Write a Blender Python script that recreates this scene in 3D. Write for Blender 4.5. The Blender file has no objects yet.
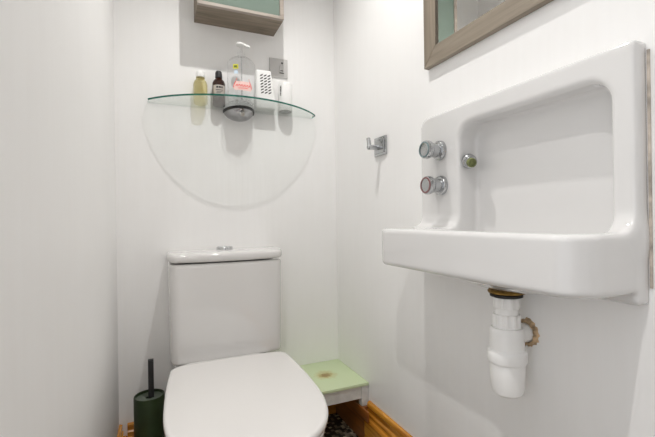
import bpy, bmesh, math, random
import numpy as np
from mathutils import Vector, Matrix

SC = bpy.context.scene
COL = SC.collection
R = math.radians

# ------------------------------------------------------------------ camera, world, lights, exposure
YAW, ROLL = R(23.5), R(0.82)
cam_d = bpy.data.cameras.new('camera')
cam_d.sensor_width = 36.0
cam_d.lens = 390.0 / 655.0 * 36.0
cam_d.clip_start = 0.01
cam = bpy.data.objects.new('camera', cam_d)
COL.objects.link(cam)
fw = Vector((math.sin(YAW), math.cos(YAW), 0))
r0 = Vector((math.cos(YAW), -math.sin(YAW), 0))
u0 = Vector((0, 0, 1))
rr = math.cos(ROLL) * r0 - math.sin(ROLL) * u0
uu = math.sin(ROLL) * r0 + math.cos(ROLL) * u0
M = Matrix((rr, uu, -fw)).transposed().to_4x4()
M.translation = (0, 0, 0.92)
cam.matrix_world = M
SC.camera = cam

SC.view_settings.view_transform = 'Standard'
SC.view_settings.look = 'None'
SC.view_settings.gamma = 1.0
SC.view_settings.use_curve_mapping = False
SC.view_settings.exposure = -0.91
SC.cycles.use_denoising = True
SC.cycles.max_bounces = 14
SC.cycles.diffuse_bounces = 8
SC.cycles.glossy_bounces = 6
SC.cycles.transparent_max_bounces = 16
SC.cycles.caustics_reflective = False
SC.cycles.caustics_refractive = False

world = bpy.data.worlds.new('world')
SC.world = world
world.use_nodes = True
bg = world.node_tree.nodes['Background']
bg.inputs[0].default_value = (0.985, 0.985, 1.0, 1)
bg.inputs[1].default_value = 2.3

LIGHT_A = (0.34, 1.03, 2.36)
LIGHT_B = (-0.10, 0.20, 2.36)
for nm, loc, pw, cone in (('ceiling_lamp_light', LIGHT_A, 80.0, 136), ('ceiling_lamp_light.001', LIGHT_B, 100.0, 104)):
    ld = bpy.data.lights.new(nm, 'SPOT')
    ld.spot_size = R(cone)
    ld.spot_blend = 1.0
    ld.energy = pw
    ld.color = (1.0, 0.975, 0.945)
    ld.shadow_soft_size = 0.013
    lo = bpy.data.objects.new(nm, ld)
    lo.location = loc
    COL.objects.link(lo)

# ------------------------------------------------------------------ materials
def new_mat(name):
    m = bpy.data.materials.new(name)
    m.use_nodes = True
    nt = m.node_tree
    return m, nt, nt.nodes['Principled BSDF']

def N(nt, t, **kw):
    n = nt.nodes.new(t)
    for k, v in kw.items():
        setattr(n, k, v)
    return n

def simple(name, col, rough=0.5, metal=0.0, coat=0.0, bump=0.0, bscale=40.0, var=0.0, stretch=(1, 1, 1), ior=None):
    m, nt, p = new_mat(name)
    p.inputs['Base Color'].default_value = (*col, 1)
    p.inputs['Roughness'].default_value = rough
    p.inputs['Metallic'].default_value = metal
    p.inputs['Coat Weight'].default_value = coat
    if ior:
        p.inputs['IOR'].default_value = ior
    if bump or var:
        tc = N(nt, 'ShaderNodeTexCoord')
        mp = N(nt, 'ShaderNodeMapping')
        mp.inputs['Scale'].default_value = stretch
        nz = N(nt, 'ShaderNodeTexNoise')
        nz.inputs['Scale'].default_value = bscale
        nz.inputs['Detail'].default_value = 5
        nt.links.new(tc.outputs['Object'], mp.inputs[0])
        nt.links.new(mp.outputs[0], nz.inputs['Vector'])
        if bump:
            b = N(nt, 'ShaderNodeBump')
            b.inputs['Strength'].default_value = bump
            b.inputs['Distance'].default_value = 0.004
            nt.links.new(nz.outputs[0], b.inputs['Height'])
            nt.links.new(b.outputs[0], p.inputs['Normal'])
        if var:
            cr = N(nt, 'ShaderNodeValToRGB')
            cr.color_ramp.elements[0].position = 0.3
            cr.color_ramp.elements[1].position = 0.7
            cr.color_ramp.elements[0].color = (*[c * (1 - var) for c in col], 1)
            cr.color_ramp.elements[1].color = (*[min(1, c * (1 + var)) for c in col], 1)
            nt.links.new(nz.outputs[0], cr.inputs[0])
            nt.links.new(cr.outputs[0], p.inputs['Base Color'])
    return m

def wall_material():
    m, nt, p = new_mat('white_wall_paint')
    tc = N(nt, 'ShaderNodeTexCoord')
    mp = N(nt, 'ShaderNodeMapping')
    mp.inputs['Scale'].default_value = (26, 26, 1.6)          # vertical brush streaks
    n1 = N(nt, 'ShaderNodeTexNoise')
    n1.inputs['Scale'].default_value = 2.0
    n1.inputs['Detail'].default_value = 4
    n2 = N(nt, 'ShaderNodeTexNoise')
    n2.inputs['Scale'].default_value = 6.0
    n2.inputs['Detail'].default_value = 6
    nt.links.new(tc.outputs['Object'], mp.inputs[0])
    nt.links.new(mp.outputs[0], n1.inputs['Vector'])
    nt.links.new(tc.outputs['Object'], n2.inputs['Vector'])
    mx = N(nt, 'ShaderNodeMath', operation='ADD')
    nt.links.new(n1.outputs[0], mx.inputs[0])
    nt.links.new(n2.outputs[0], mx.inputs[1])
    cr = N(nt, 'ShaderNodeValToRGB')
    cr.color_ramp.elements[0].position = 0.30
    cr.color_ramp.elements[1].position = 0.62
    cr.color_ramp.elements[0].color = (0.865, 0.86, 0.852, 1)
    cr.color_ramp.elements[1].color = (0.885, 0.882, 0.876, 1)
    half = N(nt, 'ShaderNodeMath', operation='MULTIPLY')
    half.inputs[1].default_value = 0.5
    nt.links.new(mx.outputs[0], half.inputs[0])
    nt.links.new(half.outputs[0], cr.inputs[0])
    nt.links.new(cr.outputs[0], p.inputs['Base Color'])
    b = N(nt, 'ShaderNodeBump')
    b.inputs['Strength'].default_value = 0.15
    b.inputs['Distance'].default_value = 0.004
    nt.links.new(mx.outputs[0], b.inputs['Height'])
    nt.links.new(b.outputs[0], p.inputs['Normal'])
    p.inputs['Roughness'].default_value = 0.45
    p.inputs['Specular IOR Level'].default_value = 0.3
    return m

def floor_material():
    m, nt, p = new_mat('dark_mosaic_floor')
    tc = N(nt, 'ShaderNodeTexCoord')
    v = N(nt, 'ShaderNodeTexVoronoi', distance='CHEBYCHEV')
    v.inputs['Scale'].default_value = 75
    v.inputs['Randomness'].default_value = 0.35
    nt.links.new(tc.outputs['Object'], v.inputs['Vector'])
    cr = N(nt, 'ShaderNodeValToRGB')
    cr.color_ramp.interpolation = 'CONSTANT'
    els = cr.color_ramp.elements
    els[0].position = 0.0
    els[0].color = (0.02, 0.018, 0.016, 1)
    els[1].position = 0.36
    els[1].color = (0.17, 0.145, 0.10, 1)
    for pos, c in ((0.56, (0.035, 0.03, 0.025, 1)), (0.68, (0.50, 0.45, 0.34, 1)), (0.84, (0.28, 0.25, 0.2, 1))):
        e = els.new(pos)
        e.color = c
    sx = N(nt, 'ShaderNodeSeparateColor')
    nt.links.new(v.outputs['Color'], sx.inputs[0])
    nt.links.new(sx.outputs[0], cr.inputs[0])
    nt.links.new(cr.outputs[0], p.inputs['Base Color'])
    p.inputs['Roughness'].default_value = 0.45
    return m

def wood_material(name, c0, c1, scale=1.0, axis='Y', rough=0.3, coat=0.3, dist=5.0):
    m, nt, p = new_mat(name)
    tc = N(nt, 'ShaderNodeTexCoord')
    mp = N(nt, 'ShaderNodeMapping')
    s = {'X': (1.5, 22, 22), 'Y': (22, 1.5, 22), 'Z': (22, 22, 1.5)}[axis]
    mp.inputs['Scale'].default_value = [k * scale for k in s]
    n1 = N(nt, 'ShaderNodeTexNoise')
    n1.inputs['Scale'].default_value = 2.3
    n1.inputs['Detail'].default_value = 7
    n1.inputs['Roughness'].default_value = 0.62
    n1.inputs['Distortion'].default_value = 0.6
    nt.links.new(tc.outputs['Object'], mp.inputs[0])
    nt.links.new(mp.outputs[0], n1.inputs['Vector'])
    cr = N(nt, 'ShaderNodeValToRGB')
    cr.color_ramp.elements[0].position = 0.32
    cr.color_ramp.elements[1].position = 0.68
    cr.color_ramp.elements[0].color = (*c0, 1)
    cr.color_ramp.elements[1].color = (*c1, 1)
    nt.links.new(n1.outputs[0], cr.inputs[0])
    nt.links.new(cr.outputs[0], p.inputs['Base Color'])
    b = N(nt, 'ShaderNodeBump')
    b.inputs['Strength'].default_value = 0.15
    b.inputs['Distance'].default_value = 0.002
    nt.links.new(n1.outputs[0], b.inputs['Height'])
    nt.links.new(b.outputs[0], p.inputs['Normal'])
    p.inputs['Roughness'].default_value = rough
    p.inputs['Coat Weight'].default_value = coat
    return m

def thin_glass(name, tint, gloss=0.08, refl=(0.9, 0.9, 0.9), diffuse=None, dmix=0.0):
    """clear pane: tinted see-through plus a fresnel reflection"""
    m = bpy.data.materials.new(name)
    m.use_nodes = True
    nt = m.node_tree
    nt.nodes.clear()
    out = N(nt, 'ShaderNodeOutputMaterial')
    tr = N(nt, 'ShaderNodeBsdfTransparent')
    tr.inputs[0].default_value = (*tint, 1)
    gl = N(nt, 'ShaderNodeBsdfGlossy')
    gl.inputs['Color'].default_value = (*refl, 1)
    gl.inputs['Roughness'].default_value = 0.03
    lw = N(nt, 'ShaderNodeLayerWeight')
    lw.inputs[0].default_value = 0.5
    pw = N(nt, 'ShaderNodeMath', operation='POWER')
    pw.inputs[1].default_value = 3.0
    ml = N(nt, 'ShaderNodeMath', operation='MULTIPLY_ADD')
    ml.inputs[1].default_value = 0.6
    ml.inputs[2].default_value = gloss
    nt.links.new(lw.outputs['Facing'], pw.inputs[0])
    nt.links.new(pw.outputs[0], ml.inputs[0])
    mx = N(nt, 'ShaderNodeMixShader')
    nt.links.new(ml.outputs[0], mx.inputs[0])
    nt.links.new(tr.outputs[0], mx.inputs[1])
    nt.links.new(gl.outputs[0], mx.inputs[2])
    last = mx
    if diffuse:
        df = N(nt, 'ShaderNodeBsdfDiffuse')
        df.inputs[0].default_value = (*diffuse, 1)
        m2 = N(nt, 'ShaderNodeMixShader')
        m2.inputs[0].default_value = dmix
        nt.links.new(mx.outputs[0], m2.inputs[1])
        nt.links.new(df.outputs[0], m2.inputs[2])
        last = m2
    nt.links.new(last.outputs[0], out.inputs[0])
    return m

def stool_top_material(cx, cy):
    m, nt, p = new_mat('pale_green_paint')
    tc = N(nt, 'ShaderNodeTexCoord')
    mp = N(nt, 'ShaderNodeMapping')
    mp.inputs['Location'].default_value = (-cx, -cy, 0)
    nt.links.new(tc.outputs['Object'], mp.inputs[0])
    nz = N(nt, 'ShaderNodeTexNoise')
    nz.inputs['Scale'].default_value = 60
    nz.inputs['Detail'].default_value = 4
    nt.links.new(tc.outputs['Object'], nz.inputs['Vector'])
    sx = N(nt, 'ShaderNodeSeparateXYZ')
    nt.links.new(mp.outputs[0], sx.inputs[0])
    cb = N(nt, 'ShaderNodeCombineXYZ')
    nt.links.new(sx.outputs[0], cb.inputs[0])
    nt.links.new(sx.outputs[1], cb.inputs[1])
    ln = N(nt, 'ShaderNodeVectorMath', operation='LENGTH')
    nt.links.new(cb.outputs[0], ln.inputs[0])
    ad = N(nt, 'ShaderNodeMath', operation='MULTIPLY_ADD')
    ad.inputs[1].default_value = 0.05
    nt.links.new(nz.outputs[0], ad.inputs[0])
    nt.links.new(ln.outputs['Value'], ad.inputs[2])
    cr = N(nt, 'ShaderNodeValToRGB')
    e = cr.color_ramp.elements
    e[0].position = 0.034
    e[0].color = (0.30, 0.20, 0.06, 1)
    e[1].position = 0.078
    e[1].color = (0.60, 0.70, 0.45, 1)
    k = e.new(0.052)
    k.color = (0.55, 0.53, 0.25, 1)
    nt.links.new(ad.outputs[0], cr.inputs[0])
    nt.links.new(cr.outputs[0], p.inputs['Base Color'])
    p.inputs['Roughness'].default_value = 0.4
    return m

MW = wall_material()
MCEIL = simple('white_ceiling_paint', (0.84, 0.84, 0.83), 0.7)
MFLOOR = floor_material()
MPINE = wood_material('varnished_pine', (0.36, 0.115, 0.010), (0.72, 0.34, 0.04), 1.0, 'Y', 0.22, 0.5)
MPINEX = wood_material('varnished_pine_across', (0.40, 0.14, 0.015), (0.60, 0.27, 0.035), 1.0, 'X', 0.22, 0.5)
MRED = wood_material('dark_stained_pine', (0.16, 0.048, 0.010), (0.32, 0.11, 0.02), 1.0, 'Y', 0.3, 0.4)
MCER = simple('white_glazed_ceramic', (0.685, 0.675, 0.665), 0.07, coat=0.5)
MSINK = simple('white_enamel', (0.70, 0.695, 0.69), 0.08, coat=0.5)
MSEAT = simple('white_gloss_plastic', (0.715, 0.70, 0.685), 0.13, coat=0.3)
MPLAS = simple('white_pipe_plastic', (0.90, 0.90, 0.89), 0.28)
MCHROME = simple('chrome', (0.62, 0.63, 0.64), 0.12, metal=1.0)
MCHROME2 = simple('worn_chrome', (0.50, 0.51, 0.52), 0.2, metal=1.0, bump=0.05, bscale=60)
MDOME = simple('dark_chrome', (0.42, 0.42, 0.43), 0.16, metal=1.0)
MPLATE = simple('satin_steel', (0.56, 0.55, 0.54), 0.4, metal=0.15)
MNICKEL = simple('brushed_nickel', (0.58, 0.57, 0.55), 0.3, metal=1.0)
MBRASS = simple('tarnished_brass', (0.28, 0.17, 0.045), 0.45, metal=0.8, var=0.5, bscale=90)
MBLACKR = simple('black_rubber', (0.02, 0.018, 0.015), 0.6)
MRUST = simple('rust_stain', (0.46, 0.33, 0.20), 0.9, var=0.7, bscale=70, bump=0.6)
MGAP = simple('old_sealant', (0.50, 0.44, 0.38), 0.8, var=0.35, bscale=45)
MGREYW = wood_material('grey_brown_wood', (0.20, 0.165, 0.125), (0.30, 0.255, 0.20), 1.0, 'Y', 0.5, 0.0)
MGREYX = wood_material('weathered_oak_across', (0.12, 0.09, 0.058), (0.27, 0.22, 0.165), 0.8, 'X', 0.5, 0.0)
MGREYZ = wood_material('weathered_oak_upright', (0.20, 0.165, 0.125), (0.31, 0.26, 0.20), 0.8, 'Z', 0.5, 0.0)
MGREYP = wood_material('pale_grey_wood', (0.30, 0.255, 0.215), (0.44, 0.385, 0.34), 1.0, 'X', 0.45, 0.0)
MMIRROR = simple('mirror_silver', (0.93, 0.93, 0.91), 0.0, metal=1.0)
MGREEN = simple('dark_green_metal', (0.022, 0.040, 0.014), 0.35, var=0.2, bscale=25)
MGREENL = simple('grey_green_metal', (0.10, 0.125, 0.095), 0.35)
MBLACK = simple('matt_black', (0.015, 0.015, 0.016), 0.4)
MDARK = simple('dark_print', (0.03, 0.03, 0.03), 0.6)
MWHITE = simple('white_plastic', (0.88, 0.88, 0.87), 0.3)
MSTOOLW = simple('chipped_white_paint', (0.68, 0.68, 0.66), 0.5, var=0.13, bscale=28, bump=0.3)
MGREY = simple('grey_plastic', (0.22, 0.22, 0.22), 0.4)
MRED_INK = simple('red_ink', (0.80, 0.08, 0.07), 0.4)
MPINK = simple('pink_ink', (0.88, 0.62, 0.58), 0.4)
MYEL = simple('yellow_green_ink', (0.62, 0.60, 0.05), 0.4)
MOLIVE = simple('olive_ink', (0.12, 0.16, 0.02), 0.5)
MBLUE = simple('pale_blue_ink', (0.60, 0.72, 0.84), 0.4)
MLABEL = simple('cream_paper', (0.55, 0.50, 0.45), 0.5)
MREDCAP = simple('red_ring_enamel', (0.22, 0.10, 0.10), 0.3)
MTEAL = simple('blue_green_ring_enamel', (0.16, 0.22, 0.23), 0.3)
MAER = simple('limescaled_green_brass', (0.17, 0.19, 0.07), 0.5, var=0.4, bscale=120)
MGLASS = thin_glass('clear_shelf_glass', (0.965, 0.985, 0.975), 0.05)
MGEDGE = thin_glass('green_glass_edge', (0.20, 0.42, 0.36), 0.06, diffuse=(0.02, 0.13, 0.10), dmix=0.80)
MCLEAR = thin_glass('clear_bottle_plastic', (0.965, 0.968, 0.97), 0.04)
MYOIL = thin_glass('yellow_liquid_glass', (0.95, 0.92, 0.72), 0.06, diffuse=(0.80, 0.70, 0.34), dmix=0.16)
MAMBER = thin_glass('amber_glass', (0.20, 0.075, 0.035), 0.07, diffuse=(0.07, 0.02, 0.01), dmix=0.35)
MFROST = thin_glass('green_cabinet_glass', (0.56, 0.66, 0.60), 0.10, diffuse=(0.36, 0.45, 0.39), dmix=0.45)

# ------------------------------------------------------------------ helpers
def link(name, me, mat=None, parent=None, smooth=False):
    o = bpy.data.objects.new(name, me)
    COL.objects.link(o)
    if mat is not None:
        for k in (mat if isinstance(mat, (list, tuple)) else [mat]):
            me.materials.append(k)
    if parent is not None:
        o.parent = parent
        o.matrix_parent_inverse = parent_world(parent).inverted()
    if smooth:
        for p in me.polygons:
            p.use_smooth = True
    return o

def parent_world(o):
    m = o.matrix_basis.copy()
    while o.parent is not None:
        m = o.parent.matrix_basis @ o.matrix_parent_inverse @ m if False else (o.parent.matrix_basis @ (o.matrix_parent_inverse @ m))
        o = o.parent
    return m

def from_bm(name, bm, mat, parent=None, smooth=False, angle=None):
    me = bpy.data.meshes.new(name)
    bmesh.ops.recalc_face_normals(bm, faces=bm.faces[:])
    bm.to_mesh(me)
    bm.free()
    o = link(name, me, mat, parent, smooth)
    if smooth and angle:
        try:
            me.set_sharp_from_angle(angle=R(angle))
        except Exception:
            pass
    return o

def thing(name, label, cat, loc=(0, 0, 0), group=None):
    o = bpy.data.objects.new(name, None)
    COL.objects.link(o)
    o.location = loc
    o.empty_display_size = 0.05
    return tag(o, label, cat, group)

def tag(o, label, cat=None, group=None, kind=None):
    if label:
        o['label'] = label
    if cat:
        o['category'] = cat
    if group:
        o['group'] = group
    if kind:
        o['kind'] = kind
    return o

def struct(o, label, cat):
    return tag(o, label, cat, kind='structure')

def bm_box(bm, lo, hi, bev=0.0, seg=2):
    lo, hi = Vector(lo), Vector(hi)
    t = bmesh.new()
    bmesh.ops.create_cube(t, size=1.0)
    for v in t.verts:
        v.co = Vector([lo[i] + (v.co[i] + 0.5) * (hi[i] - lo[i]) for i in range(3)])
    if bev:
        bmesh.ops.bevel(t, geom=t.edges[:], offset=bev, segments=seg, profile=0.5, affect='EDGES')
    merge(bm, t)

def merge(bm, t, mat=None):
    if mat is not None:
        for v in t.verts:
            v.co = mat @ v.co
    me = bpy.data.meshes.new('tmp')
    t.to_mesh(me)
    t.free()
    bm.from_mesh(me)
    bpy.data.meshes.remove(me)

def box(name, lo, hi, mat, parent=None, bev=0.0, seg=2):
    bm = bmesh.new()
    bm_box(bm, lo, hi, bev, seg)
    return from_bm(name, bm, mat, parent, smooth=bev > 0, angle=40)

def frame_to(d):
    d = Vector(d).normalized()
    a = Vector((0, 0, 1)) if abs(d.z) < 0.9 else Vector((1, 0, 0))
    x = a.cross(d).normalized()
    y = d.cross(x)
    return x, y, d

def bm_lathe(bm, prof, org, axis=(0, 0, 1), seg=40, sx=1.0, sy=1.0, close=True):
    """prof: list of (radius, along); caps when end radii > 0"""
    x, y, d = frame_to(axis)
    if axis == (0, 0, 1):
        x, y = Vector((1, 0, 0)), Vector((0, 1, 0))
    org = Vector(org)
    rings = []
    for r, h in prof:
        if r < 1e-6:
            rings.append([bm.verts.new(org + d * h)])
        else:
            rings.append([bm.verts.new(org + d * h + x * (r * sx * math.cos(2 * math.pi * i / seg)) + y * (r * sy * math.sin(2 * math.pi * i / seg))) for i in range(seg)])
    for a, b in zip(rings, rings[1:]):
        for i in range(seg):
            j = (i + 1) % seg
            if len(a) == 1 and len(b) == 1:
                continue
            if len(a) == 1:
                bm.faces.new((a[0], b[i], b[j]))
            elif len(b) == 1:
                bm.faces.new((a[i], b[0], a[j]))
            else:
                bm.faces.new((a[i], b[i], b[j], a[j]))
    if close:
        if len(rings[0]) > 1:
            bm.faces.new(rings[0])
        if len(rings[-1]) > 1:
            bm.faces.new(rings[-1])

def lathe(name, prof, org, axis, mat, parent=None, seg=40, sx=1.0, sy=1.0, close=True, angle=35):
    bm = bmesh.new()
    bm_lathe(bm, prof, org, axis, seg, sx, sy, close)
    return from_bm(name, bm, mat, parent, smooth=True, angle=angle)

def prism_y(name, prof, y0, y1, mat, parent=None):
    """closed profile of (x, z) extruded along Y"""
    bm = bmesh.new()
    a = [bm.verts.new((x, y0, z)) for x, z in prof]
    b = [bm.verts.new((x, y1, z)) for x, z in prof]
    n = len(prof)
    for i in range(n):
        bm.faces.new((a[i], a[(i + 1) % n], b[(i + 1) % n], b[i]))
    bm.faces.new(a)
    bm.faces.new(b)
    return from_bm(name, bm, mat, parent)

# ---- signed-distance surfaces (for glazed, softly rounded ware)
def sd_box(P, lo, hi, r):
    lo, hi = np.array(lo), np.array(hi)
    c, h = (lo + hi) / 2, (hi - lo) / 2
    q = [np.abs(P[i] - c[i]) - (h[i] - r) for i in range(3)]
    out = np.sqrt(sum(np.maximum(k, 0) ** 2 for k in q))
    return out + np.minimum(np.maximum(np.maximum(q[0], q[1]), q[2]), 0) - r

def sd_box2(U, V, lo, hi, r):
    c = [(lo[i] + hi[i]) / 2 for i in range(2)]
    h = [(hi[i] - lo[i]) / 2 for i in range(2)]
    qx, qy = np.abs(U - c[0]) - (h[0] - r), np.abs(V - c[1]) - (h[1] - r)
    return np.sqrt(np.maximum(qx, 0) ** 2 + np.maximum(qy, 0) ** 2) + np.minimum(np.maximum(qx, qy), 0) - r

def extrude(d2, W, lo, hi, r):
    """2-D distance d2 kept between lo and hi along W, edges rounded by r"""
    w = np.abs(W - (lo + hi) / 2) - (hi - lo) / 2
    a, b = d2 + r, w + r
    return np.minimum(np.maximum(a, b), 0) + np.sqrt(np.maximum(a, 0) ** 2 + np.maximum(b, 0) ** 2) - r

def smin(a, b, k):
    h = np.clip(0.5 + 0.5 * (b - a) / k, 0, 1)
    return b * (1 - h) + a * h - k * h * (1 - h)

def smax(a, b, k):
    return -smin(-a, -b, k)

def sd_poly(U, V, pts):
    """signed distance to a closed polygon (negative inside)"""
    d = np.full(U.shape, 1e9)
    s = np.ones(U.shape)
    n = len(pts)
    j = n - 1
    for i in range(n):
        ex, ey = pts[j][0] - pts[i][0], pts[j][1] - pts[i][1]
        wx, wy = U - pts[i][0], V - pts[i][1]
        t = np.clip((wx * ex + wy * ey) / (ex * ex + ey * ey + 1e-12), 0, 1)
        d = np.minimum(d, (wx - ex * t) ** 2 + (wy - ey * t) ** 2)
        c1, c2, c3 = V >= pts[i][1], V < pts[j][1], ex * wy > ey * wx
        flip = (c1 & c2 & c3) | (~c1 & ~c2 & ~c3)
        s = np.where(flip, -s, s)
        j = i
    return s * np.sqrt(d)

def sdf_mesh(name, fn, lo, hi, h, mat, parent=None):
    ax = [np.arange(lo[i] - 2 * h, hi[i] + 2.5 * h, h) for i in range(3)]
    P = np.meshgrid(*ax, indexing='ij')
    F = fn(P)
    nx, ny, nz = F.shape
    ins = F < 0
    corners = [(a, b, c) for a in (0, 1) for b in (0, 1) for c in (0, 1)]
    cnt = np.zeros((nx - 1, ny - 1, nz - 1), int)
    for a, b, c in corners:
        cnt += ins[a:nx - 1 + a, b:ny - 1 + b, c:nz - 1 + c]
    act = (cnt > 0) & (cnt < 8)
    idx = -np.ones(act.shape, int)
    I, J, K = np.nonzero(act)
    idx[I, J, K] = np.arange(len(I))
    acc = np.zeros((len(I), 3))
    wt = np.zeros(len(I))
    for e1 in corners:
        for e2 in corners:
            if sum(abs(p - q) for p, q in zip(e1, e2)) == 1 and e1 < e2:
                f1 = F[I + e1[0], J + e1[1], K + e1[2]]
                f2 = F[I + e2[0], J + e2[1], K + e2[2]]
                m = (f1 < 0) != (f2 < 0)
                t = np.where(m, f1 / np.where(m, f1 - f2, 1), 0)
                for q in range(3):
                    acc[:, q] += np.where(m, e1[q] + t * (e2[q] - e1[q]), 0)
                wt += m
    pos = acc / wt[:, None] + np.stack([I, J, K], 1)
    V = np.stack([ax[q][0] + pos[:, q] * h for q in range(3)], 1)
    for _ in range(2):                                            # settle the points on the true surface
        pts = [V[:, q] for q in range(3)]
        f0 = fn(pts)
        g = np.stack([(fn([pts[k] + (1e-4 if k == q else 0) for k in range(3)]) - f0) / 1e-4 for q in range(3)], 1)
        V = V - np.clip(f0[:, None] * g / np.maximum((g ** 2).sum(1), 0.2)[:, None], -h * .5, h * .5)
    faces = []
    for q in range(3):
        a = [slice(None)] * 3
        b = [slice(None)] * 3
        a[q], b[q] = slice(0, -1), slice(1, None)
        cross = ins[tuple(a)] != ins[tuple(b)]
        pI, pJ, pK = np.nonzero(cross)
        o1, o2 = [(1, 2), (2, 0), (0, 1)][q]
        base = np.stack([pI, pJ, pK], 1)
        quad = []
        ok = np.ones(len(base), bool)
        for d1, d2 in ((0, 0), (1, 0), (1, 1), (0, 1)):
            c = base.copy()
            c[:, o1] -= d1
            c[:, o2] -= d2
            ok &= (c >= 0).all(1) & (c[:, 0] < nx - 1) & (c[:, 1] < ny - 1) & (c[:, 2] < nz - 1)
            c = np.clip(c, 0, np.array(act.shape) - 1)
            quad.append(idx[c[:, 0], c[:, 1], c[:, 2]])
        quad = np.stack(quad, 1)
        neg = ins[base[:, 0], base[:, 1], base[:, 2]]
        quad = np.where(neg[:, None], quad, quad[:, ::-1])
        quad = quad[ok & (quad >= 0).all(1)]
        faces.append(quad)
    Fc = np.concatenate(faces)
    me = bpy.data.meshes.new(name)
    me.from_pydata(V.tolist(), [], Fc.tolist())
    me.update()
    return link(name, me, mat, parent, smooth=True)

# ------------------------------------------------------------------ the room
XL, XR, YB, YF, ZC = -0.148, 0.79, 1.71, -0.32, 2.40
struct(box('floor', (XL - .1, YF - .1, -.06), (XR + .1, YB + .1, 0), MFLOOR), 'dark speckled mosaic floor', 'floor')
struct(box('ceiling', (XL - .1, YF - .1, ZC), (XR + .1, YB + .1, ZC + .06), MCEIL), 'white ceiling', 'ceiling')
struct(box('wall_back', (XL - .1, YB, 0), (XR + .1, YB + .1, ZC), MW), 'white painted back wall', 'wall')
bm = bmesh.new()                                   # unseen doorway added beside the camera to let in fill light
bm_box(bm, (XL - .1, .44, 0), (XL, YB, ZC))
bm_box(bm, (XL - .1, YF, 0), (XL, YF + .03, ZC))
bm_box(bm, (XL - .1, YF + .03, 2.06), (XL, .44, ZC))
struct(from_bm('wall_left', bm, MW), 'white painted left wall with an added doorway', 'wall')
bm = bmesh.new()                                   # the splashback recess is let into the wall
for lo_c, hi_c in (((XR, YF, 0), (XR + .1, .425, ZC)), ((XR, .848, 0), (XR + .1, YB, ZC)), ((XR, .425, 0), (XR + .1, .848, .786)),
                   ((XR, .425, 1.184), (XR + .1, .848, ZC)), ((XR + .06, .425, .786), (XR + .1, .848, 1.184))):
    bm_box(bm, lo_c, hi_c)
struct(from_bm('wall_right', bm, MW), 'white painted right wall', 'wall')
struct(box('wall_front', (XL - .1, YF - .1, 0), (XR + .1, YF, ZC), MW), 'white painted wall behind the camera', 'wall')

MADDED_DOOR = simple('grey_added_door', (0.50, 0.49, 0.48), 0.4)
do = box('added_door', (.02, YF - .0005, .005), (.76, YF + .03, 2.0), MADDED_DOOR, None, .002, 1)  # unseen door, added to dim bounce light and darken chrome reflections
struct(do, 'added grey door behind the camera to dim bounce light', 'door')
for z0, z1 in ((.2, .85), (1.05, 1.85)):
    for x0, x1 in ((.12, .36), (.42, .66)):
        box('added_door_panel', (x0, YF + .0302, z0), (x1, YF + .038, z1), MADDED_DOOR, do, .004, 2)

# moulded pine skirting: right wall (moulding stops at the little stool, plain board runs on beneath it)
XB = .762
bm_prof = [(XR - .0005, .0), (XB, .0), (XB, .098), (XB + .004, .104), (.774, .106), (.776, .112), (.7735, .118), (.7735, .124), (.779, .130), (.7785, .146),
           (.776, .150), (.776, .158), (.778, .165), (.783, .169), (XR - .0005, .170)]
struct(prism_y('baseboard_right', bm_prof, YF + .001, 1.405, MPINE), 'orange pine moulded skirting', 'skirting')
struct(box('trim_1', (XB, 1.405, 0), (XR - .0005, YB - .0005, .1462), MRED), 'plain pine board under the stool', 'skirting')
def prism_x(name, prof, x0, x1, mat):
    bm = bmesh.new()
    a = [bm.verts.new((x0, y, z)) for y, z in prof]
    b = [bm.verts.new((x1, y, z)) for y, z in prof]
    n = len(prof)
    for i in range(n):
        bm.faces.new((a[i], a[(i + 1) % n], b[(i + 1) % n], b[i]))
    bm.faces.new(a)
    bm.faces.new(b)
    return from_bm(name, bm, mat)
SK = .88
pb = [(YB - .0005, 0), (YB - .028, 0), (YB - .028, .092), (YB - .024, .098), (YB - .016, .100), (YB - .016, .118), (YB - .011, .124), (YB - .012, .140), (YB - .012, .148), (YB - .006, .152), (YB - .0005, .153)]
struct(prism_x('baseboard_back', [(a, b * SK) for a, b in pb], XL + .029, XB - .001, MPINEX), 'orange pine skirting on back wall', 'skirting')
pl = [(XL + .0005, 0), (XL + .028, 0), (XL + .028, .092), (XL + .024, .098), (XL + .016, .100), (XL + .016, .118), (XL + .011, .124), (XL + .012, .140), (XL + .012, .148), (XL + .006, .152), (XL + .0005, .153)]
struct(prism_y('baseboard_left', [(a, b * SK) for a, b in pl], .44, YB - .0005, MPINE), 'orange pine skirting on left wall', 'skirting')

# ceiling spotlights (out of the frame, they light the room)
for k, (p, lb) in enumerate(((LIGHT_A, 'round recessed ceiling spotlight above the toilet'), (LIGHT_B, 'round recessed ceiling spotlight beside the left wall'))):
    t = thing('ceiling_spotlight', lb, 'ceiling light', (p[0], p[1], ZC), 'recessed ceiling spotlights')
    lathe('trim_ring', [(.030, -.001), (.030, -.008), (.036, -.010), (.046, -.006), (.047, -.001)], (p[0], p[1], ZC), (0, 0, 1), MNICKEL, t, close=False)
    lathe('lens', [(.0, -.004), (.029, -.004)], (p[0], p[1], ZC), (0, 0, 1), MWHITE, t, close=False)

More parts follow.
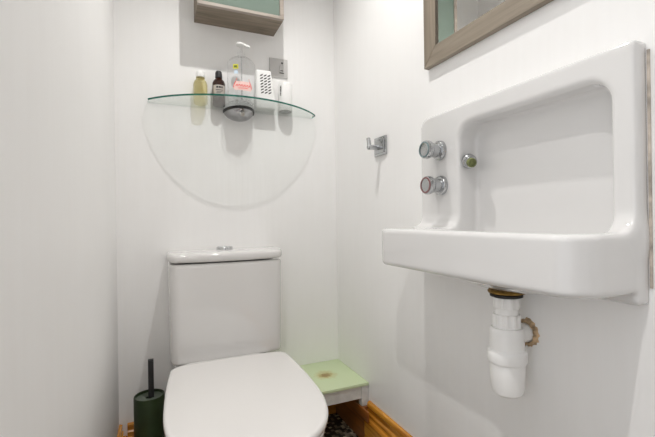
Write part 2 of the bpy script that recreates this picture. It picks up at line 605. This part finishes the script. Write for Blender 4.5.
# ------------------------------------------------------------------ toilet
toilet = thing('toilet', 'white close-coupled toilet with lid down against the back wall', 'toilet', (.225, 1.35, 0))
def superd(cx, yb, yf, hw, n=60, p=2.35, rb=.05, taper=.0):
    """plan outline of a toilet lid: straight-ish back with rounded corners, sides nearly parallel, elliptical front"""
    pts = []
    ym = yb - (yb - yf) * .47
    for i in range(n + 1):                       # front half: superellipse from right to left
        a = -math.pi * i / n
        c, s = math.cos(a), math.sin(a)
        x = hw * math.copysign(abs(c) ** (2 / p), c)
        y = (ym - yf) * math.copysign(abs(s) ** (2 / p), s)
        pts.append((cx + x, ym + y))
    for k in range(1, 9):                        # left side up, narrowing a little
        t = k / 9
        pts.append((cx - hw + .010 * t ** 2.2, ym + (yb - rb - ym) * t))
    hb = hw - .010
    for k in range(9):
        a = math.pi - math.pi / 2 * k / 8
        pts.append((cx - hb + rb + rb * math.cos(a), yb - rb + rb * math.sin(a)))
    for k in range(9):
        a = math.pi / 2 - math.pi / 2 * k / 8
        pts.append((cx + hb - rb + rb * math.cos(a), yb - rb + rb * math.sin(a)))
    for k in range(8, 0, -1):
        t = k / 9
        pts.append((cx + hw - .010 * t ** 2.2, ym + (yb - rb - ym) * t))
    return pts
TCX = .222
def lean(p):
    return [(x + .045 * (y - 1.26), y) for x, y in p]
lid_out = lean(superd(TCX + .002, 1.405, .795, .211, p=2.6, rb=.04))
def lid_sdf(P):
    d2 = sd_poly(P[0], P[1], lid_out)
    crown = .004 * np.clip(1 - ((P[0] - TCX) / .2) ** 2, 0, 1)
    return extrude(d2, P[2] - crown, .409, .431, .009)
sdf_mesh('seat_lid', lid_sdf, (0, .79, .405), (.45, 1.41, .437), .0045, MSEAT, toilet)
seat_out = lean(superd(TCX + .002, 1.395, .803, .204, p=2.6, rb=.04))
def seat_sdf(P):
    d2 = sd_poly(P[0], P[1], seat_out)
    return extrude(d2, P[2], .388, .4075, .007)
sdf_mesh('seat', seat_sdf, (0, .79, .385), (.45, 1.41, .41), .006, MSEAT, toilet)
pan_out = lean(superd(TCX + .002, 1.50, .83, .186, p=2.6, rb=.03))
def pan_sdf(P):
    d2 = sd_poly(P[0], P[1], pan_out)
    z = P[2]
    t = np.clip((.36 - z) / .36, 0, 1)
    inset = .085 * t ** .7 * (1 - .25 * np.clip((t - .75) / .25, 0, 1))
    body = extrude(d2 + inset, z, .002, .386, .010)
    back = sd_box(P, (TCX - .13, 1.30, .002), (TCX + .13, 1.69, .391), .02)
    shelf = sd_box(P, (TCX - .175, 1.36, .33), (TCX + .175, 1.68, .392), .02)
    return smin(smin(body, back, .04), shelf, .03)
sdf_mesh('pan', pan_sdf, (.0, .80, -.01), (.45, 1.72, .42), .009, MCER, toilet)
for sx_ in (-.085, .085):
    lathe('hinge', [(0, -.02), (.012, -.02), (.013, -.018), (.013, .018), (.012, .02), (0, .02)], (TCX + sx_, 1.418, .411), (1, 0, 0), MCHROME, toilet, seg=20)
CCX = .244
def tank_plan(P, hw, yf, r, bow):
    f = yf + bow * ((P[0] - CCX) / hw) ** 2
    lo, hi = (CCX - hw, yf), (CCX + hw, YB - .004 + .1)
    return sd_box2(P[0], P[1] - bow * np.clip(np.abs((P[0] - CCX) / hw), 0, 1.2) ** 2, lo, hi, r)
def tank_sdf(P):
    hw = .2120 - .004 * np.clip((.76 - P[2]) / .36, 0, 1)
    f = tank_plan(P, .2120, 1.490, .032, .014) + (.2120 - hw)
    return smax(extrude(f, P[2], .396, .7605, .010), P[1] - (YB - .004), .006)
sdf_mesh('cistern', tank_sdf, (.02, 1.47, .40), (.47, 1.712, .765), .007, MCER, toilet)
def tlid_sdf(P):
    f = tank_plan(P, .2155, 1.484, .034, .014)
    crown = .007 * np.clip(1 - ((P[1] - 1.6) / .12) ** 2, 0, 1)
    return smax(extrude(f, P[2] - crown, .7635, .797, .012), P[1] - (YB - .002), .006)
tlid = sdf_mesh('cistern_lid', tlid_sdf, (.02, 1.47, .76), (.47, 1.712, .81), .006, MCER, toilet)
lathe('flush_button', [(.032, 0), (.032, .009), (.029, .014), (.0, .016)], (.243, 1.595, .801), (0, 0, 1), MCHROME, tlid)

# ------------------------------------------------------------------ wall basin
basin = thing('wall_basin', 'white enamel wall basin with tall splashback beneath the mirror', 'basin', (.79, .70, .76))
def sink_sdf(P):
    x, y, z = P
    p2 = np.maximum(sd_box2(y, z, (.401, .760), (1.004, 1.224), .010), sd_box2(y, z, (.2, .760), (1.004, 1.224), .034))
    plate = extrude(p2, x, .757, .95, .009)
    plan = sd_box2(x, y, (.607, .403), (.95, 1.037), .060)
    ub = np.clip((.80 - z) / .02, 0, 1)
    tub = extrude(plan, z, .781, .888, .012)
    under = np.sqrt(((x - .715) / .085) ** 2 + ((y - .645) / .19) ** 2 + ((z - .80) / .046) ** 2) - 1
    under = under * .046
    s = smin(smin(plate, tub, .006 + .040 * np.clip((z - .835) / .05, 0, 1)), under, .02)
    # hollow: splashback recess running down into the bowl
    back = .823 - .012 * np.clip((.95 - z) / .14, 0, 1) ** 2
    cut2 = sd_box2(y, z, (.446, .812), (.835, 1.171), .046)
    cut = smax(smax(cut2, x - back, .014), (.640 - x), .03)
    s = smax(s, -cut, .014)
    s = smax(s, .4005 - y, .008)
    plug = sd_box(P, (.70, .428, .789), (.848, .845, 1.181), .02)
    return np.maximum(s, np.minimum(x - .7895, plug))
sink = sdf_mesh('basin', sink_sdf, (.60, .393, .745), (.85, 1.045, 1.229), .004, MSINK, basin)
# rusty, crumbling seal between splashback end and wall
bm = bmesh.new()
bm_box(bm, (.7868, .3970, .79), (.7895, .4012, 1.207))
from_bm('sealant', bm, MGAP, basin)['label'] = 'brown stained seal at the splashback end'

def tap(y, z, ring, lab):
    t = bpy.data.objects.new('tap', None)
    COL.objects.link(t)
    t.location = (.757, y, z)
    t.parent = basin
    t.matrix_parent_inverse = parent_world(basin).inverted()
    t['label'] = lab
    ax = (-1, 0, 0)
    lathe('flange', [(.0285, -.002), (.0285, .004), (.0275, .008), (.025, .011), (.021, .012)], (.757, y, z), ax, MCHROME2, t, seg=36, close=True)
    lathe('handle', [(.0195, .006), (.0195, .013), (.0198, .016), (.0205, .030), (.021, .036), (.025, .040), (.0265, .045), (.0265, .052), (.0245, .056), (.019, .0575), (.0, .0575)],
          (.757, y, z), ax, MCHROME2, t, seg=36)
    lathe('indicator_ring', [(.0232, .0555), (.0225, .0585), (.0190, .0588), (.0185, .0565)], (.757, y, z), ax, ring, t, seg=36, close=False)
    return t
tap(.911, 1.113, MTEAL, 'upper chrome tap with grey-blue ring')
tap(.907, 1.011, MREDCAP, 'lower chrome tap with red ring')
sp = bpy.data.objects.new('spout', None)
COL.objects.link(sp)
so = Vector((.787, .8300, 1.073))
sp.location = so
sp.parent = basin
sp.matrix_parent_inverse = parent_world(basin).inverted()
sd = (-.42, -.85, -.30)
lathe('collar', [(.020, -.002), (.020, .008), (.018, .012), (.0165, .013), (.0165, .022), (.0155, .024), (.0125, .0245)], so, sd, MCHROME2, sp, seg=32)
lathe('aerator', [(.0128, .020), (.0128, .030), (.0118, .033), (.0085, .034), (.0085, .030), (.0, .029)], so, sd, MAER, sp, seg=32)

# ------------------------------------------------------------------ waste trap under the basin
TX, TY = .725, .653
trap = thing('bottle_trap', 'white plastic bottle trap under the basin with pipe into wall', 'waste pipe', (TX, TY, .51))
def ribbed(name, r, z0, z1, n, parent):
    bm = bmesh.new()
    ring = []
    for z, s in ((z0, .96), (z0 + .002, 1), (z1 - .002, 1), (z1, .96)):
        row = []
        for i in range(n * 4):
            a = 2 * math.pi * i / (n * 4)
            rad = r * s * (1.0 if i % 4 < 2 else .925)
            row.append(bm.verts.new((TX + rad * math.cos(a), TY + rad * math.sin(a), z)))
        ring.append(row)
    m = n * 4
    for a, b in zip(ring, ring[1:]):
        for i in range(m):
            bm.faces.new((a[i], a[(i + 1) % m], b[(i + 1) % m], b[i]))
    bm.faces.new(ring[0])
    bm.faces.new(ring[-1])
    return from_bm(name, bm, MPLAS, parent)
lathe('waste_flange', [(.034, .7445), (.039, .746), (.040, .7495), (.036, .754), (.02, .757)], (TX, TY, 0), (0, 0, 1), MBRASS, trap)['label'] = 'tarnished brass flange'
lathe('rubber_seal', [(.031, .7365), (.035, .738), (.035, .743), (.031, .7443)], (TX, TY, 0), (0, 0, 1), MBLACKR, trap)
ribbed('coupling_nut', .0285, .711, .7365, 9, trap)
lathe('neck', [(.025, .695), (.025, .713)], (TX, TY, 0), (0, 0, 1), MPLAS, trap)
ribbed('coupling_nut', .0302, .668, .698, 10, trap)
lathe('trap_body', [(.030, .668), (.034, .667), (.036, .662), (.0365, .655), (.0368, .620), (.041, .616), (.0425, .612), (.0425, .594), (.041, .590), (.0375, .588)], (TX, TY, 0), (0, 0, 1), MPLAS, trap)
lathe('trap_cup', [(.0378, .5885), (.0378, .584), (.037, .560), (.0350, .530), (.0325, .521), (.026, .516), (.0, .514)], (TX, TY, 0), (0, 0, 1), MPLAS, trap)
lathe('outlet_pipe', [(.0215, .0), (.0215, .064)], (TX + .0, TY + .001, .647), (1, 0, 0), MPLAS, trap)
# crumbling, rust-stained plaster ring where the pipe enters the wall
random.seed(4)
bm = bmesh.new()
seg = 44
rows = []
for k, (rb_, px) in enumerate(((.0225, .7893), (.0235, .782), (.0255, .783), (.0325, .7893))):
    row = []
    for i in range(seg):
        a = 2 * math.pi * i / seg
        r_ = rb_ * (1 + (random.random() - .5) * (.22 if k >= 2 else .04))
        row.append(bm.verts.new((px + (random.random() - .5) * (.003 if k in (1, 2) else 0), TY + .001 + r_ * math.cos(a), .647 + r_ * math.sin(a))))
    rows.append(row)
for a, b in zip(rows, rows[1:]):
    for i in range(seg):
        bm.faces.new((a[i], a[(i + 1) % seg], b[(i + 1) % seg], b[i]))
from_bm('plaster_collar', bm, MRUST, trap, smooth=True)['label'] = 'crumbling rust-stained plaster around the pipe'

# ------------------------------------------------------------------ mirror
mir = thing('wall_mirror', 'rectangular mirror in flat grey-brown frame above the basin', 'mirror', (.79, .70, 1.38))
Y0, Y1, Z0, Z1, FWD, XF = .36, .999, 1.383, 2.12, .055, .772
def mitred(name, a, b, c, d, mat):
    """frame piece: outer a-b, inner d-c (y, z), between XF and the wall"""
    bm = bmesh.new()
    f = [bm.verts.new((XF, y, z)) for y, z in (a, b, c, d)]
    g = [bm.verts.new((XR - .0005, y, z)) for y, z in (a, b, c, d)]
    for i in range(4):
        bm.faces.new((f[i], f[(i + 1) % 4], g[(i + 1) % 4], g[i]))
    bm.faces.new(f)
    bm.faces.new(g)
    bmesh.ops.bevel(bm, geom=bm.edges[:], offset=.0012, segments=1, affect='EDGES')
    return from_bm(name, bm, mat, mir)
o4 = [(Y0, Z0), (Y1, Z0), (Y1, Z1), (Y0, Z1)]
i4 = [(Y0 + FWD, Z0 + FWD), (Y1 - FWD, Z0 + FWD), (Y1 - FWD, Z1 - FWD), (Y0 + FWD, Z1 - FWD)]
for k in range(4):
    mitred('frame_rail' if k % 2 == 0 else 'frame_stile', o4[k], o4[(k + 1) % 4], i4[(k + 1) % 4], i4[k], MGREYW if k % 2 == 0 else MGREYZ)
bm = bmesh.new()
tw = .006
bm_box(bm, (.779, Y0 + .045, Z0 + .045), (.782, Y1 - .045, Z1 - .045))
from_bm('mirror_glass', bm, MMIRROR, mir)

# ------------------------------------------------------------------ cabinet on the back wall
cab = thing('wall_cabinet', 'grey-brown wooden wall cabinet with green glass door above the shelf', 'cabinet', (.3135, 1.71, 1.746))
CX0, CX1, CY, CZ0, CZ1 = .149, .490, 1.549, 1.746, 2.20
bm = bmesh.new()
bm_box(bm, (CX0, CY + .018, CZ0), (CX1, YB - .0005, CZ0 + .014))
bm_box(bm, (CX0, CY + .018, CZ1 - .014), (CX1, YB - .0005, CZ1))
bm_box(bm, (CX0, CY + .018, CZ0 + .014), (CX0 + .014, YB - .0005, CZ1 - .014))
bm_box(bm, (CX1 - .014, CY + .018, CZ0 + .014), (CX1, YB - .0005, CZ1 - .014))
bm_box(bm, (CX0 + .014, YB - .008, CZ0 + .014), (CX1 - .014, YB - .0005, CZ1 - .014))
from_bm('carcass', bm, MGREYX, cab)
door = bpy.data.objects.new('door', None)
COL.objects.link(door)
door.location = (CX0, CY, CZ0)
door.parent = cab
door.matrix_parent_inverse = parent_world(cab).inverted()
box('bottom_rail', (CX0, CY, CZ0), (CX1, CY + .0175, CZ0 + .013), MGREYP, door, .001, 1)
box('top_rail', (CX0, CY, CZ1 - .016), (CX1, CY + .0175, CZ1), MGREYP, door, .001, 1)
for a, b in ((CX0, CX0 + .017), (CX1 - .017, CX1)):
    box('stile', (a, CY, CZ0 + .0132), (b, CY + .0175, CZ1 - .0162), MGREYP, door, .001, 1)
box('glass_pane', (CX0 + .0172, CY + .006, CZ0 + .0132), (CX1 - .0172, CY + .010, CZ1 - .0162), MFROST, door)
box('inner_shelf', (CX0 + .0145, CY + .03, 1.96), (CX1 - .0145, YB - .009, 1.966), MFROST, cab)

# ------------------------------------------------------------------ glass shelf
shelf = thing('glass_shelf', 'half-round clear glass shelf with green edge on the back wall', 'shelf', (.323, 1.71, 1.388))
SZ0, SZ1, SXC, SHW = 1.3905, 1.3975, .320, .350
sag, yend, yap = .0, 1.666, 1.502
Rr = (SHW ** 2 + (yend - yap) ** 2) / (2 * (yend - yap))
a0 = math.asin(SHW / Rr)
pts = [(SXC + SHW, YB - .001), (SXC - SHW, YB - .001)]
for i in range(49):
    a = -a0 + 2 * a0 * i / 48
    pts.append((SXC + Rr * math.sin(a), yap + Rr - Rr * math.cos(a)))
bm = bmesh.new()
lo_ = [bm.verts.new((x, y, SZ0)) for x, y in pts]
hi_ = [bm.verts.new((x, y, SZ1)) for x, y in pts]
ft = bm.faces.new(hi_)
fb = bm.faces.new(lo_)
n = len(pts)
side = [bm.faces.new((lo_[i], lo_[(i + 1) % n], hi_[(i + 1) % n], hi_[i])) for i in range(n)]
for f in side[1:]:
    f.material_index = 1
from_bm('glass_panel', bm, [MGLASS, MGEDGE], shelf)
# half-dome chrome bracket under the glass
bm = bmesh.new()
na, nb = 28, 12
BX, BW, BD, BH = .327, .064, .100, .042
rows = []
for j in range(nb + 1):
    b = math.pi / 2 * j / nb
    row = []
    for i in range(na + 1):
        a = math.pi * i / na
        row.append(bm.verts.new((BX - BW * math.cos(a) * math.cos(b), YB - .001 - BD * math.sin(a) * math.cos(b), SZ0 - .0015 - BH * math.sin(b))))
    rows.append(row)
for a, b in zip(rows, rows[1:]):
    for i in range(na):
        bm.faces.new((a[i], a[i + 1], b[i + 1], b[i]))
bmesh.ops.remove_doubles(bm, verts=bm.verts[:], dist=1e-5)
br = from_bm('bracket', bm, MDOME, shelf, smooth=True)
bm = bmesh.new()
for i in range(na):
    a, b = math.pi * i / na, math.pi * (i + 1) / na
    q = []
    for ang in (a, b):
        for (k, zz) in ((1.03, SZ0 - .0005), (1.03, SZ0 - .0115), (.95, SZ0 - .0005), (.95, SZ0 - .0115)):
            q.append(bm.verts.new((BX - BW * k * math.cos(ang), YB - .001 - BD * k * math.sin(ang), zz)))
    for f in ((0, 1, 5, 4), (2, 3, 7, 6), (0, 2, 6, 4), (1, 3, 7, 5)):
        bm.faces.new([q[k] for k in f])
bmesh.ops.remove_doubles(bm, verts=bm.verts[:], dist=1e-5)
from_bm('bracket_rim', bm, MBLACK, br)
lathe('clamp_screw', [(0, .0), (.006, .0), (.006, .012), (.009, .014), (.009, .02), (0, .021)], (BX, YB - BD * .80, SZ0 - .022), (0, -.75, -.66), MNICKEL, br, seg=18)

# ------------------------------------------------------------------ things on the shelf
ZS = SZ1 + .0006
# yellow oil bottle
X, Y, Rb = .168, 1.6805, .0275
t = thing('oil_bottle', 'small clear bottle of yellow oil with white cap, leftmost on glass shelf', 'bottle', (X, Y, ZS))
lathe('body', [(0, .0005), (Rb - .003, .0005), (Rb, .004), (Rb, .082), (Rb - .004, .094), (.017, .101), (.0155, .104)], (X, Y, ZS), (0, 0, 1), MYOIL, t, seg=40)
lathe('neck_ring', [(.0155, .104), (.0175, .105), (.0175, .109), (.0155, .110)], (X, Y, ZS), (0, 0, 1), MYOIL, t, seg=32)
lathe('cap', [(.0175, .110), (.018, .111), (.0175, .131), (.016, .134), (0, .134)], (X, Y, ZS), (0, 0, 1), MWHITE, t, seg=36)
# amber bottle
X, Y, Rb = .242, 1.6825, .0258
t = thing('amber_bottle', 'amber glass bottle with black cap and pale label on glass shelf', 'bottle', (X, Y, ZS))
lathe('body', [(0, .0005), (Rb - .003, .0005), (Rb, .004), (Rb, .094), (Rb - .004, .105), (.014, .113), (.0125, .118)], (X, Y, ZS), (0, 0, 1), MAMBER, t, seg=40)
lathe('cap', [(.0125, .117), (.0145, .118), (.0140, .136), (.0125, .143), (.010, .146), (0, .1465)], (X, Y, ZS), (0, 0, 1), MBLACK, t, seg=32)

def arc_patch(bm, cx, cy, rx, ry, a0, a1, z0, z1, n=14, off=.0006):
    """thin curved sticker on an (elliptical) bottle; angle 0 faces -Y, + towards +X"""
    prev = None
    for i in range(n + 1):
        a = a0 + (a1 - a0) * i / n
        p = [bm.verts.new((cx + (rx + o) * math.sin(a), cy - (ry + o) * math.cos(a), z)) for o in (off, off + .0004) for z in (z0, z1)]
        if prev:
            bm.faces.new((prev[2], p[2], p[3], prev[3]))
            bm.faces.new((prev[0], prev[1], p[1], p[0]))
            bm.faces.new((prev[1], prev[3], p[3], p[1]))
            bm.faces.new((prev[0], p[0], p[2], prev[2]))
        else:
            bm.faces.new((p[0], p[2], p[3], p[1]))
        prev = p
    bm.faces.new((prev[0], prev[1], prev[3], prev[2]))
bm = bmesh.new()
arc_patch(bm, X, Y, Rb, Rb, R(-62), R(62), ZS + .045, ZS + .082)
lab = from_bm('paper_label', bm, MLABEL, t)
bm = bmesh.new()
for (a, b, z0, z1) in ((-30, -12, .069, .077), (-8, 10, .069, .077), (14, 26, .069, .077), (-34, 28, .060, .0625), (-26, 22, .054, .056), (-30, 10, .049, .051)):
    arc_patch(bm, X, Y, Rb, Rb, R(a), R(b), ZS + z0, ZS + z1, 5, off=.0012)
from_bm('label_print', bm, MDARK, lab)
# big clear pump bottle
X, Y, RX, RY = .324, 1.612, .0575, .040
t = thing('soap_dispenser', 'large clear pump bottle with red print in middle of glass shelf', 'dispenser', (X, Y, ZS))
prof = [(0, .0005), (.90, .0005), (.98, .004), (1, .010), (1, .150)]
for k in range(1, 10):
    a = math.pi / 2 * k / 10
    prof.append((.24 + .76 * math.cos(a), .150 + .042 * math.sin(a)))
prof.append((.24, .192))
lathe('body', prof, (X, Y, ZS), (0, 0, 1), MCLEAR, t, seg=56, sx=RX, sy=RY)
bm = bmesh.new()
lathe('collar', [(.0135, .1925), (.0165, .194), (.0165, .208), (.014, .210)], (X, Y, ZS), (0, 0, 1), MCLEAR, t, seg=32)
bm_lathe(bm, [(.006, .210), (.006, .240)], (X, Y, ZS), (0, 0, 1), 20)
from_bm('pump_stem', bm, MCLEAR, t, smooth=True, angle=40)
bm = bmesh.new()
bm_lathe(bm, [(.008, .238), (.016, .239), (.017, .243), (.014, .248), (.008, .251), (0, .2515)], (X - .004, Y, ZS), (0, 0, 1), 28)
t2 = bmesh.new()
bm_lathe(t2, [(.006, .0), (.0055, .026), (.0045, .030), (0, .0305)], (X + .006, Y, ZS + .245), (.93, -.15, -.30), 16)
merge(bm, t2)
from_bm('pump_head', bm, MWHITE, t, smooth=True, angle=40)
bm = bmesh.new()
bm_lathe(bm, [(.003, .012), (.003, .195)], (X, Y, ZS), (0, 0, 1), 12)
from_bm('dip_tube', bm, thin_glass('translucent_tube', (.85, .85, .86), .1), t, smooth=True, angle=40)
def on_body(a, z):
    return Vector((X - .003 + (RX + .0012) * math.sin(a * 1.08), Y - (RY + .0016) * math.cos(a * 1.08), ZS + .006 + z))
bm = bmesh.new()
arc_patch(bm, X, Y, RX, RY, R(-43), R(-20), ZS + .128, ZS + .146, 6)
st = from_bm('sticker', bm, MYEL, t)
st['label'] = 'yellow-green square sticker'
bm = bmesh.new()
arc_patch(bm, X, Y, RX, RY, R(-38), R(-25), ZS + .133, ZS + .141, 4, off=.0012)
from_bm('sticker_print', bm, MOLIVE, st)
bm = bmesh.new()
arc_patch(bm, X, Y, RX, RY, R(-38), R(-22), ZS + .108, ZS + .121, 6)
from_bm('sticker', bm, MBLUE, t)['label'] = 'pale blue sticker'
bm = bmesh.new()                                           # pink goblet-shaped print, widening downwards
nseg = 12
for (za, zb, aa, ab) in ((.0585, .072, 26, 33), (.045, .0585, 33, 36), (.036, .045, 36, 30)):
    pv = None
    for i in range(nseg + 1):
        f = -1 + 2 * i / nseg
        z0, z1 = zb, za
        p = (bm.verts.new(on_body(R(ab * f), za if ab < aa else za)), bm.verts.new(on_body(R(aa * f), zb)))
        p[0].co = on_body(R(ab * f), za)
        if pv:
            bm.faces.new((pv[0], p[0], p[1], pv[1]))
        pv = p
pk = from_bm('printed_label', bm, MPINK, t)
mod = pk.modifiers.new('thickness', 'SOLIDIFY')
mod.thickness = .0004
bm = bmesh.new()
random.seed(11)
def stroke(p0, p1, w, k=8):
    pv = None
    for i in range(k + 1):
        f = i / k
        a = p0[0] + (p1[0] - p0[0]) * f
        z = p0[1] + (p1[1] - p0[1]) * f
        nx_, nz_ = (p1[1] - p0[1]), -(p1[0] - p0[0]) * .00085
        L = math.hypot(nx_, nz_) or 1
        nx_, nz_ = nx_ / L, nz_ / L
        off = Vector((0, -.0006, 0))
        p = (bm.verts.new(on_body(R(a + nx_ * w * 1050), z + nz_ * w) + off), bm.verts.new(on_body(R(a - nx_ * w * 1050), z - nz_ * w) + off))
        if pv:
            bm.faces.new((pv[0], p[0], p[1], pv[1]))
        pv = p
stroke((-26, .072), (-22, .084), .0007)
stroke((26, .072), (22, .084), .0007)
stroke((-33, .0585), (-26, .072), .0014)
stroke((33, .0585), (26, .072), .0014)
stroke((-36, .046), (-33, .0585), .0014)
stroke((36, .046), (33, .0585), .0014)
for cx_ in (-24, -15, -6, 4, 14, 24):
    stroke((cx_ - 3, .050 + random.random() * .004), (cx_ + 3, .062 - random.random() * .004), .0012)
    stroke((cx_ + 3, .060), (cx_ + 5, .050), .0009)
stroke((-18, .044), (18, .046), .0011)
rs = from_bm('red_print', bm, MRED_INK, pk)
mod = rs.modifiers.new('thickness', 'SOLIDIFY')
mod.thickness = .0003

# white slotted air freshener
X, YA = .438, 1.654
t = thing('air_freshener', 'white tapered air freshener with dark slots on glass shelf', 'air freshener', (X, YA + .02, ZS))
H_, wb, wt_, db, dt = .172, .046, .0335, .044, .030
def taper_box():
    bm = bmesh.new()
    bmesh.ops.create_cube(bm, size=1.0)
    for v in bm.verts:
        top = v.co.z > 0
        w = wt_ if top else wb
        cxo = -.008 if top else 0
        y0 = YA + (.006 if top else 0)
        v.co = Vector((X + cxo + (1 if v.co.x > 0 else -1) * w, y0 if v.co.y < 0 else y0 + (dt if top else db), ZS + (H_ if top else .0005)))
    bmesh.ops.bevel(bm, geom=bm.edges[:], offset=.008, segments=4, profile=.5, affect='EDGES')
    return bm
af = from_bm('body', taper_box(), MWHITE, t, smooth=True, angle=50)
bm = bmesh.new()
for r_ in range(7):
    for c_ in range(3):
        z = .070 + r_ * .0125
        f = z / H_
        cx_ = X - .008 * f + (c_ - 1) * .0165 + .004
        y_ = YA + .006 * f - .0009
        q = [(cx_ - .0068, z - .0040), (cx_ + .0050, z + .0018), (cx_ + .0068, z + .0078), (cx_ - .0050, z + .0020)]
        fr_ = [bm.verts.new((a, y_, ZS + b)) for a, b in q]
        bk_ = [bm.verts.new((a, y_ + .002, ZS + b)) for a, b in q]
        bm.faces.new(fr_)
        bm.faces.new(bk_)
        for i in range(4):
            bm.faces.new((fr_[i], fr_[(i + 1) % 4], bk_[(i + 1) % 4], bk_[i]))
from_bm('slot_pattern', bm, MDARK, t)

# white can at the right end
X, Y, Rb = .530, 1.6765, .0315
t = thing('white_can', 'plain white round can with dark print, rightmost on the glass shelf', 'can', (X, Y, ZS))
cb = lathe('body', [(Rb - .004, .003), (Rb - .001, .0035), (Rb, .006), (Rb, .118), (Rb - .003, .126), (Rb - .012, .132), (0, .133)], (X, Y, ZS), (0, 0, 1), MWHITE, t, seg=40)
lathe('base_rim', [(0, .0006), (Rb - .005, .0), (Rb - .003, .002), (Rb - .004, .003), (0, .0032)], (X, Y, ZS), (0, 0, 1), MGREY, t, seg=40)
bm = bmesh.new()
random.seed(3)
z = .068
while z < .112:
    h_ = .002 + random.random() * .004
    arc_patch(bm, X, Y, Rb, Rb, R(-62 + random.random() * 4), R(-50 + random.random() * 5), ZS + z, ZS + z + h_, 3)
    z += h_ + .0022
from_bm('print', bm, MDARK, t)

# ------------------------------------------------------------------ switch plate on the back wall
sw = thing('switch_plate', 'square brushed steel switch plate on wall behind the air freshener', 'switch', (.508, 1.71, 1.61))
box('face_plate', (.468, YB - .007, 1.562), (.553, YB - .0005, 1.647), MPLATE, sw, .0015, 2)
box('rocker', (.513, YB - .0095, 1.579), (.533, YB - .0065, 1.614), MPLATE, sw, .001, 1)
lathe('screw', [(.0, -.0005), (.0042, 0), (.0042, .001), (0, .0014)], (.526, YB - .007, 1.628), (0, -1, 0), MDARK, sw, seg=14)
box('rocker_mark', (.514, YB - .0102, 1.580), (.534, YB - .0094, 1.584), MDARK, sw)
box('rocker_mark', (.517, YB - .0102, 1.591), (.531, YB - .0094, 1.594), MDARK, sw)

# ------------------------------------------------------------------ robe hook on the right wall
hk = thing('robe_hook', 'square brushed chrome robe hook on right wall left of the basin', 'hook', (.79, 1.30, 1.197))
HY, HZ = 1.289, 1.194
bm = bmesh.new()
bm_box(bm, (.783, HY - .043, HZ - .036), (.7895, HY + .043, HZ + .036), .002, 2)
bm_box(bm, (.778, HY - .033, HZ - .027), (.7832, HY + .033, HZ + .027), .002, 2)
from_bm('back_plate', bm, MCHROME2, hk, smooth=True, angle=35)
lathe('post', [(.0095, .0), (.0095, .036), (.0105, .040), (.0105, .046), (.0085, .049), (0, .0495)], (.780, HY, HZ - .006), (-1, 0, 0), MCHROME2, hk, seg=24)
lathe('peg', [(.0078, .0), (.0078, .036), (.0065, .039), (0, .0395)], (.738, HY, HZ - .010), (-.12, 0, 1), MCHROME2, hk, seg=20)

# ------------------------------------------------------------------ toilet brush and its holder
BXc, BYc = -.038, 1.600
hold = thing('toilet_brush_holder', 'dark green cylindrical toilet brush holder on floor left of toilet', 'brush holder', (BXc, BYc, 0))
lathe('body', [(.0, .001), (.050, .001), (.0525, .004), (.053, .010), (.053, .270), (.0520, .2735), (.0485, .2735), (.0475, .270), (.0475, .012), (.0, .012)], (BXc, BYc, 0), (0, 0, 1), MGREEN, hold, seg=56)
bru = thing('toilet_brush', 'black-handled toilet brush standing in the dark green holder', 'brush', (BXc, BYc, .014))
lathe('splash_lid', [(.0135, .262), (.030, .2605), (.0465, .2625), (.0465, .2655), (.030, .2635), (.0135, .2650)], (BXc, BYc, 0), (0, 0, 1), MGREENL, bru, seg=48, close=False)
box('handle', (BXc - .003, BYc - .009, .12), (BXc + .016, BYc + .009, .404), MBLACK, bru, .0012, 2)
lathe('brush_head', [(.0, .016), (.025, .018), (.032, .03), (.032, .10), (.026, .115), (.006, .122)], (BXc + .005, BYc, 0), (0, 0, 1), MBLACK, bru, seg=28)

# ------------------------------------------------------------------ small stool in the corner
ST = thing('low_stool', 'low pale green topped stool with white legs in the corner', 'stool', (.62, 1.56, .146))
SX0, SX1, SY0, SY1, STZ = .470, .7885, 1.410, 1.7085, .243
MSTOP = stool_top_material(.655, 1.555)
box('stool_top', (SX0, SY0, STZ - .013), (SX1, SY1, STZ), MSTOP, ST, .002, 2)
bm = bmesh.new()
bm_box(bm, (SX0 + .03, SY0 + .010, .178), (SX1 - .0305, SY0 + .030, STZ - .0135))
from_bm('apron', bm, MSTOOLW, ST)
bm = bmesh.new()
bm_box(bm, (SX0 + .0305, SY1 - .030, .178), (SX1 - .0305, SY1 - .012, STZ - .0135))
from_bm('apron', bm, MSTOOLW, ST)
for lx, zb in ((SX0 + .0, .001), (SX1 - .030, .1465)):
    for ly in (SY0 + .006, SY1 - .046):
        if zb < .1 and ly > 1.6:
            y_lo, y_hi = ly - .004, ly + .016
        else:
            y_lo, y_hi = ly, ly + .028
        box('leg', (lx, y_lo, zb), (lx + .030, y_hi, STZ - .0135), MSTOOLW, ST, .0015, 1)
bat = box('wooden_batten', (.7530, 1.362, .1050), (.7618, 1.678, .1462), MRED, None, .003, 2)
tag(bat, 'reddish-brown wooden batten fixed along the skirting beneath the green stool', 'batten')
